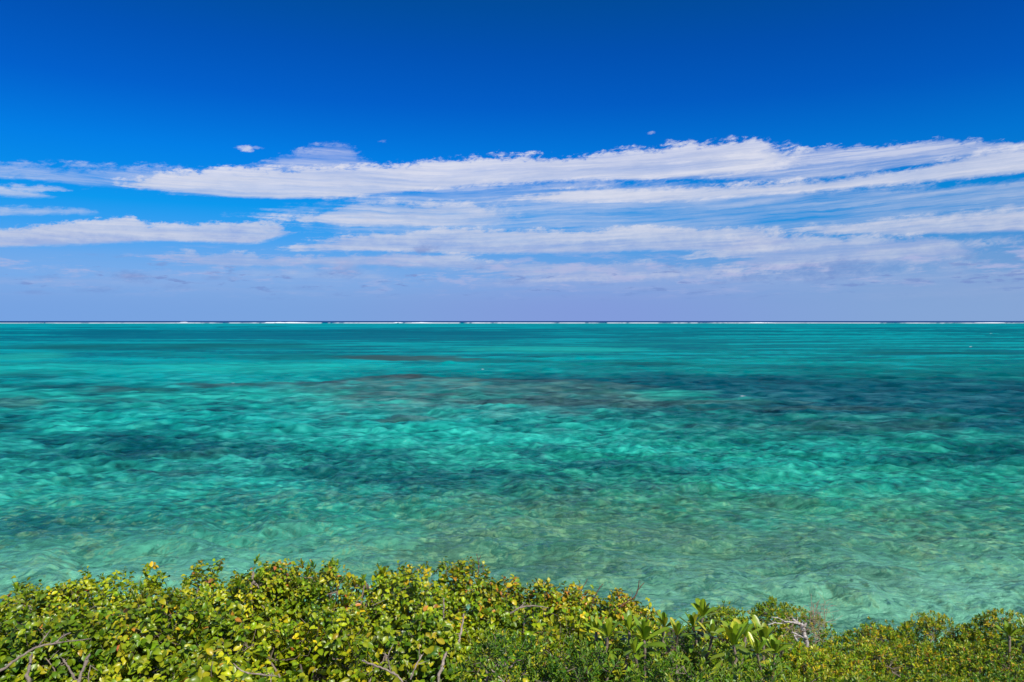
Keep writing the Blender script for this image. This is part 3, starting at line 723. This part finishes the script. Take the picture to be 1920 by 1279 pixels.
sh_m = [shrub('round_leaf_shrub', a, b - 14, d, r * 1.15, ROUND, names_m[i], RG, 200 + i, M_round, yellow=.08, ls=1.14, ns=i + 20) for i, (a, b, d, r) in enumerate(midl)]
front = [(-10,1262,4.55,.42), (205,1275,4.5,.40), (400,1228,4.6,.44), (585,1232,4.6,.42), (770,1262,4.5,.38)]
names_f = ['glossy shrub at the bottom left corner under the long grey branch', 'low glossy shrub at the bottom edge between dark trunks', 'large-leaved glossy shrub at the bottom edge, left of the curved pale branch', 'glossy shrub with large yellow leaves left of the forked pale branch', 'sparse glossy shrub at the bottom edge below centre showing pale stems']
sh_f = [shrub('round_leaf_shrub', a, b, d, r * 1.12, ROUND, names_f[i], RG, 300 + i, M_round, yellow=.12, drop=.34, ls=1.32, ns=i + 40) for i, (a, b, d, r) in enumerate(front)]
TG = 'upright sprigs on the skyline'
for i, (a, b, d, r, lab) in enumerate([(30,1096,6.0,.13,'spiky upright sprig standing above the dip at the left edge'), (470,1056,6.7,.14,'tallest upright sprig cluster on the skyline left of centre'), (600,1058,6.8,.30,'broad cluster of upright pointed sprigs on the skyline'),
        (680,1064,6.6,.14,'small sprig cluster beside the skyline notch'), (712,1062,6.7,.06,'lone short sprig standing in the skyline notch'), (262,1090,6.5,.10,'short upright sprig in the shallow skyline gap')]):
    shrub('upright_sprig', a, b - 9, d, r, dict(TUFT, twigs=max(150, int(9 * (.5 / r) ** 2))), lab, TG, 400 + i, M_round, drop=.10, cat='sprig', ns=60 + i)
BG = 'narrow-leaved shrubs in the foreground'
for i, (a, b, d, r, lab) in enumerate([(945,1208,4.7,.36,'bright green narrow-leaved shrub at the bottom edge right of the pale stems'), (1090,1222,4.7,.38,'bright green narrow-leaved shrub left of the dark hollow'), (1260,1232,4.7,.36,'bright green narrow-leaved shrub right of the dark hollow under the paddle leaves'),
        (1150,1182,5.9,.34,'narrow-leaved shrub filling in behind the broad paddle leaves'), (1275,1186,5.9,.34,'narrow-leaved shrub between the V-shaped rosette and the tallest one'), (1345,1196,5.8,.32,'narrow-leaved shrub behind the broad upright leaf'), (1440,1212,5.7,.30,'narrow-leaved shrub tucked below the dead wood'),
        (1410,1252,4.8,.38,'green narrow-leaved shrub at the bottom edge below the right-hand paddle leaves')]):
    shrub('narrow_leaf_shrub', a, b - 16, d, r * 1.1, BLADE, lab, BG, 500 + i, M_small, drop=.30, ns=80 + i)
CG = 'small-leaved shrubs sloping down to the right'
smalls = [(1350,1138,8.3,.34,0,'small rounded dark green shrub between the two tall paddle rosettes'), (1480,1138,8.3,.46,0,'dark green small-leaved shrub above the bleached dead wood'), (1440,1196,6.6,.40,.1,'small-leaved shrub around the foot of the dead wood'),
  (1580,1194,7.4,.40,.3,'low olive shrub in the lowest gap of the skyline'), (1655,1180,8.2,.44,.25,'low small-leaved shrub just right of the skyline gap'), (1770,1164,8.2,.46,.45,'yellow tinged small-leaved shrub forming the right-hand hump'), (1890,1168,8.0,.46,.3,'small-leaved shrub on the skyline at the right edge'),
  (1560,1222,6.1,.46,.25,'olive small-leaved shrub in front of the skyline gap'), (1700,1214,6.6,.48,.4,'yellowish small-leaved shrub in the middle of the right slope'), (1840,1206,6.6,.50,.3,'small-leaved shrub in mid slope near the right edge'), (2000,1188,7.0,.5,.2,'small-leaved shrub cut by the right edge of the photo'),
  (1500,1262,5.1,.40,.15,'small-leaved shrub at the bottom edge right of the paddle leaves'), (1640,1262,5.2,.42,.25,'small-leaved shrub at the bottom edge with tan dead leaves'), (1790,1262,5.2,.42,.3,'small-leaved shrub at the bottom edge with orange dry twigs'), (1930,1262,5.3,.42,.2,'small-leaved shrub in the bottom right corner'),
  (2110,1195,7.4,.5,.3,'small-leaved shrub just past the right edge, upper slope'), (2170,1225,6.2,.5,.2,'small-leaved shrub just past the right edge, mid slope'), (2090,1262,5.2,.44,.3,'small-leaved shrub just past the bottom right corner'), (2270,1200,7.2,.5,.1,'outermost small-leaved shrub to the right')]
for i, (a, b, d, r, yl, lab) in enumerate(smalls):
    shrub('small_leaf_shrub', a, b - 9, d, r * 1.18, SMALL, lab, CG, 600 + i, M_small, drop=.26, yellow=yl * .7, ns=100 + i)

# ---------------------------------------------------------------- paddle-leaved plants
def paddle_plant(label, roses, seed):
    g = np.random.default_rng(seed)
    c0 = P(roses[0][0], roses[0][1], roses[0][2]); gz = float(ground_z(np.array([c0[0]]), np.array([c0[1] ]))[0])
    sh = np.array([c0[0], c0[1], gz]); o = link('paddle_leaf_plant', None, label=label, category='plant', group='paddle-leaved plants among the shrubs'); o.location = tuple(sh)
    tb = Tubes()
    for (a, b, d, Lp, nl) in roses:
        b = b + 5
        c = P(a, b, d); lv = Leaves('paddle', 1.35)
        L0 = Lp * d / F * .78
        i = np.arange(nl); an_ = i * 2.4 + g.random() * 6 ; f = (i + .5) / nl
        el = .42 + 1.0 * f ** .8 + g.normal(0, .15, nl)
        D_ = np.stack([np.cos(an_) * np.cos(el), np.sin(an_) * np.cos(el), np.sin(el)], -1)
        N_ = np.stack([-np.cos(an_) * np.sin(el), -np.sin(an_) * np.sin(el), np.cos(el)], -1) + g.normal(0, .12, (nl, 3))
        L = L0 * (1.05 - .25 * f) * g.uniform(.85, 1.12, nl)
        col = palette(g, nl, [(.13, .24, .012), (.20, .31, .015), (.28, .36, .02), (.40, .42, .03)], [3, 4, 2, .9], .1)
        lv.add(c - sh + D_ * .012, D_, N_, L, L * g.uniform(.25, .34, nl), g.uniform(.25, .6, nl), g.uniform(-.25, .45, nl) * (1.2 - f), col)
        n2_ = 9; a2 = g.random(n2_) * 6.28; e2 = g.uniform(-.35, .55, n2_)      # older leaves lower on the stem
        D2 = np.stack([np.cos(a2) * np.cos(e2), np.sin(a2) * np.cos(e2), np.sin(e2)], -1)
        N2 = np.stack([-np.cos(a2) * np.sin(e2), -np.sin(a2) * np.sin(e2), np.cos(e2)], -1) + g.normal(0, .2, (n2_, 3))
        L2 = L0 * g.uniform(.6, 1.0, n2_); down = np.zeros((n2_, 3)); down[:, 2] = -g.uniform(.02, .14, n2_)
        lv.add(c - sh + down + D2 * .012, D2, N2, L2, L2 * g.uniform(.26, .36, n2_), g.uniform(.2, .6, n2_), g.uniform(.1, .9, n2_), palette(g, n2_, [(.11, .20, .014), (.18, .26, .018), (.40, .36, .03), (.24, .14, .05)], [4, 3, .8, .4], .14))
        link('rosette', lv.mesh('rosette'), M_paddle, o)
        tb.add(wob([c0[0] - sh[0] + g.normal(0, .03), c0[1] - sh[1], -.05], c - sh, 9, .06, g), np.linspace(.017, .010, 9), 7)
    link('stem', tb.mesh('stem'), M_bark, o)
paddle_plant('broad paddle-leaved plant at the left of its group, with pale folded leaves', [(1140,1190,5.4,46,11), (1118,1180,5.5,40,9)], 1)
paddle_plant('paddle-leaved plant with a tall V of leaves above the dark hollow', [(1208,1196,5.3,56,13), (1180,1178,5.5,44,9), (1190,1222,5.1,44,9)], 2)
paddle_plant('small paddle-leaved plant behind and between the two large ones', [(1246,1172,5.7,40,11), (1270,1188,5.5,38,9)], 3)
paddle_plant('tallest paddle-leaved plant, its leaves standing against the water', [(1318,1152,6.0,44,12), (1300,1172,5.8,40,10), (1335,1190,5.6,40,9)], 4)
paddle_plant('large paddle-leaved plant with one broad upright leaf', [(1375,1206,5.3,66,13), (1398,1190,5.5,44,9)], 5)
paddle_plant('paddle-leaved plant at the right of its group beside the dead wood', [(1432,1204,5.6,58,12), (1452,1222,5.3,44,10), (1420,1222,5.2,42,8)], 6)
paddle_plant('narrow long-leaved plant rising at the right edge of the photo', [(1893,1188,6.6,34,10), (1925,1180,6.6,36,9)], 7)

# ---------------------------------------------------------------- bare branches and dead wood
b, sh = sh_m[1]
line_part(b, sh, 'bare_branch', [[(-30,1275,4.55,5),(10,1252,4.6,4.4),(40,1230,4.65,4),(75,1212,4.7,3.6),(120,1204,4.8,2.6),(172,1198,5.0,1.4)], [(72,1213,4.7,2.4),(84,1196,4.72,2),(96,1179,4.8,1.2)], [(100,1207,4.75,3),(116,1194,4.8,3),(133,1186,4.9,2.4)], [(118,1204,4.8,1.4),(119,1190,4.78,.8)]], M_bark, 7, 1, .8, .10)
b, sh = sh_f[1]
line_part(b, sh, 'bare_branch', [[(52,1300,4.6,6),(53,1260,4.7,5),(60,1225,4.9,4)], [(140,1300,4.6,7),(152,1262,4.7,5.5),(168,1225,4.9,4)], [(142,1275,4.6,3.6),(130,1254,4.6,3.4),(118,1236,4.6,3)], [(170,1300,4.45,2.5),(166,1270,4.45,2),(170,1246,4.5,1.2)], [(170,1248,4.5,1.2),(184,1258,4.5,1)]], M_bark, 7, 2, .8, .10)
b, sh = sh_f[3]
line_part(b, sh, 'bare_branch', [[(762,1292,4.35,4.6),(748,1270,4.35,4.4),(725,1256,4.4,4.4),(700,1247,4.4,4),(678,1238,4.45,3.6)], [(731,1256,4.4,3),(728,1240,4.38,2.8),(728,1228,4.36,2.4),(738,1206,4.4,1.1)], [(727,1230,4.36,1.6),(716,1224,4.38,.9)]], M_tan, 7, 3, .62, .12)
b, sh = sh_f[4]
line_part(b, sh, 'bare_branch', [[(770,1275,4.4,3.8),(780,1248,4.4,3.6),(792,1228,4.45,3.0)], [(786,1236,4.42,1.8),(786,1208,4.5,1)], [(818,1290,4.35,6.5),(828,1250,4.4,5.6),(838,1222,4.5,6.5)], [(784,1246,4.42,1.6),(800,1240,4.45,1)], [(955,1290,4.4,3.6),(932,1265,4.42,3.2),(915,1250,4.5,2)]], M_tan, 7, 4, .62, .12)
b, sh = sh_f[2]
line_part(b, sh, 'bare_branch', [[(438,1244,4.35,2.4),(455,1258,4.33,3),(480,1264,4.35,3.4),(520,1268,4.45,2.6)], [(505,1300,4.4,3),(510,1262,4.45,2.2)]], M_tan, 6, 5, .62, .12)
b, sh = sh_m[6]
line_part(b, sh, 'stub', [[(831,1160,5.3,3),(832,1140,5.3,2.9),(832,1121,5.3,2.8)], [(655,1138,5.4,1.6),(673,1126,5.4,1.4)], [(697,1136,5.4,1.6),(722,1125,5.4,1.4)], [(860,1205,5.0,5),(866,1178,5.1,4.5),(870,1150,5.2,3)]], M_tan, 7, 6, .62, .12)
b, sh = sh_m[7]
line_part(b, sh, 'bare_branch', [[(958,1150,5.5,2.6),(975,1139,5.5,2.4),(1000,1136,5.6,1.8),(1030,1140,5.7,1)], [(975,1139,5.5,1.6),(985,1128,5.6,1)]], M_bark, 6, 7)
b, sh = sh_b[10]
line_part(b, sh, 'bare_twigs', [[(1150,1146,6.8,1.7),(1168,1133,6.8,1.6),(1187,1122,6.8,1.5),(1195,1108,6.8,1.4),(1199,1088,6.8,1.1)], [(1195,1110,6.8,1.1),(1201,1100,6.8,1),(1208,1093,6.8,.9)], [(1168,1133,6.8,.7),(1170,1118,6.8,.5),(1163,1106,6.8,.3)], [(1180,1127,6.8,.6),(1186,1112,6.9,.4),(1178,1103,6.9,.25)], [(1176,1130,6.8,.5),(1192,1126,6.8,.4),(1199,1120,6.8,.3)]], M_red, 5, 8)
b, sh = sh_b[9]
line_part(b, sh, 'bare_twigs', [[(1108,1140,6.9,1.2),(1115,1120,6.9,1.1),(1122,1106,6.9,1),(1131,1094,6.9,.8)], [(1110,1126,6.9,.8),(1120,1110,6.9,.6)], [(1088,1112,6.9,1),(1095,1098,6.9,.9),(1102,1086,6.9,.8)], [(1090,1118,6.9,.8),(1104,1108,6.9,.6)]], M_red, 5, 9)
b, sh = sh_b[7]
line_part(b, sh, 'bare_twigs', [[(897,1078,6.9,1.2),(898,1060,6.9,1.1),(896,1048,6.9,.9),(893,1038,6.9,.7)], [(898,1050,6.9,.8),(902,1041,6.9,.6)], [(906,1075,6.9,.8),(905,1056,6.9,.6)], [(838,1080,6.9,.8),(836,1060,6.9,.6),(833,1052,6.9,.4)], [(745,1085,6.7,.8),(746,1064,6.7,.6)]], M_red, 5, 10)
def dead_shrub():
    c = P(1512, 1215, 7.0); gz = float(ground_z(np.array([c[0]]), np.array([c[1]]))[0]); sh = np.array([c[0], c[1], gz])
    o = link('dead_shrub', None, label='bleached white and tan dead shrub leaning left beside the lowest skyline gap', category='dead shrub'); o.location = tuple(sh)
    bz = HOR + (H - gz + .05) * F / 7.0
    line_part(o, sh, 'trunk', [[(1520,bz,7.0,6),(1514,1215,7.0,5),(1508,1192,7.0,5),(1505,1176,7.0,4.6),(1494,1167,7.0,4.4),(1488,1163,7.0,3)], [(1506,1178,7.0,3.6),(1512,1168,7.0,3)], [(1494,1168,7.0,3),(1480,1167,6.95,2),(1470,1165,6.9,1.7),(1460,1159,6.9,1.3),(1446,1157,6.9,.8)],
        [(1476,1167,6.95,1.6),(1462,1169,6.9,1.3),(1452,1168,6.9,1.2),(1440,1172,6.85,1)], [(1452,1168,6.9,.8),(1444,1161,6.9,.5)], [(1489,1164,7.0,1.6),(1485,1155,7.0,.8)], [(1494,1166,7.0,1.2),(1496,1157,7.05,.6)], [(1505,1195,6.9,2.4),(1495,1190,6.8,2.2),(1484,1186,6.8,1.4)], [(1500,1215,6.8,3),(1493,1200,6.7,2.6),(1490,1190,6.7,1.8)]], M_dead, 7, 11)
    g = np.random.default_rng(12); pth = []
    for i in range(150):
        a = (g.normal(1488, 26), g.normal(1196, 14)) if i < 80 else (g.normal(1532, 12), g.normal(1168, 22))
        d = 6.9 + g.normal(0, .12); q = g.normal(0, 11, 2); q2 = q + g.normal(0, 7, 2)
        pth.append([(a[0], a[1], d, .55), (a[0] + q[0] * .6, a[1] + q[1] * .6, d, .45), (a[0] + q2[0], a[1] + q2[1], d + g.normal(0, .03), .3)])
    for i in range(14):
        a = g.uniform(1515, 1550); y0 = g.uniform(1150, 1180); d = 7.2
        pth.append([(a, y0, d, .6), (a + g.normal(0, 3), y0 - 20, d, .45), (a + g.normal(0, 6), y0 - g.uniform(25, 45), d, .25)])
    pth.append([(1523,1150,7.2,.8),(1521,1130,7.2,.7),(1521,1112,7.2,.5)])
    line_part(o, sh, 'twigs', pth, bark_mat('dry_twig', (.26, .17, .11), (.50, .38, .28)), 4, 13, one=True)['kind'] = 'stuff'
dead_shrub()
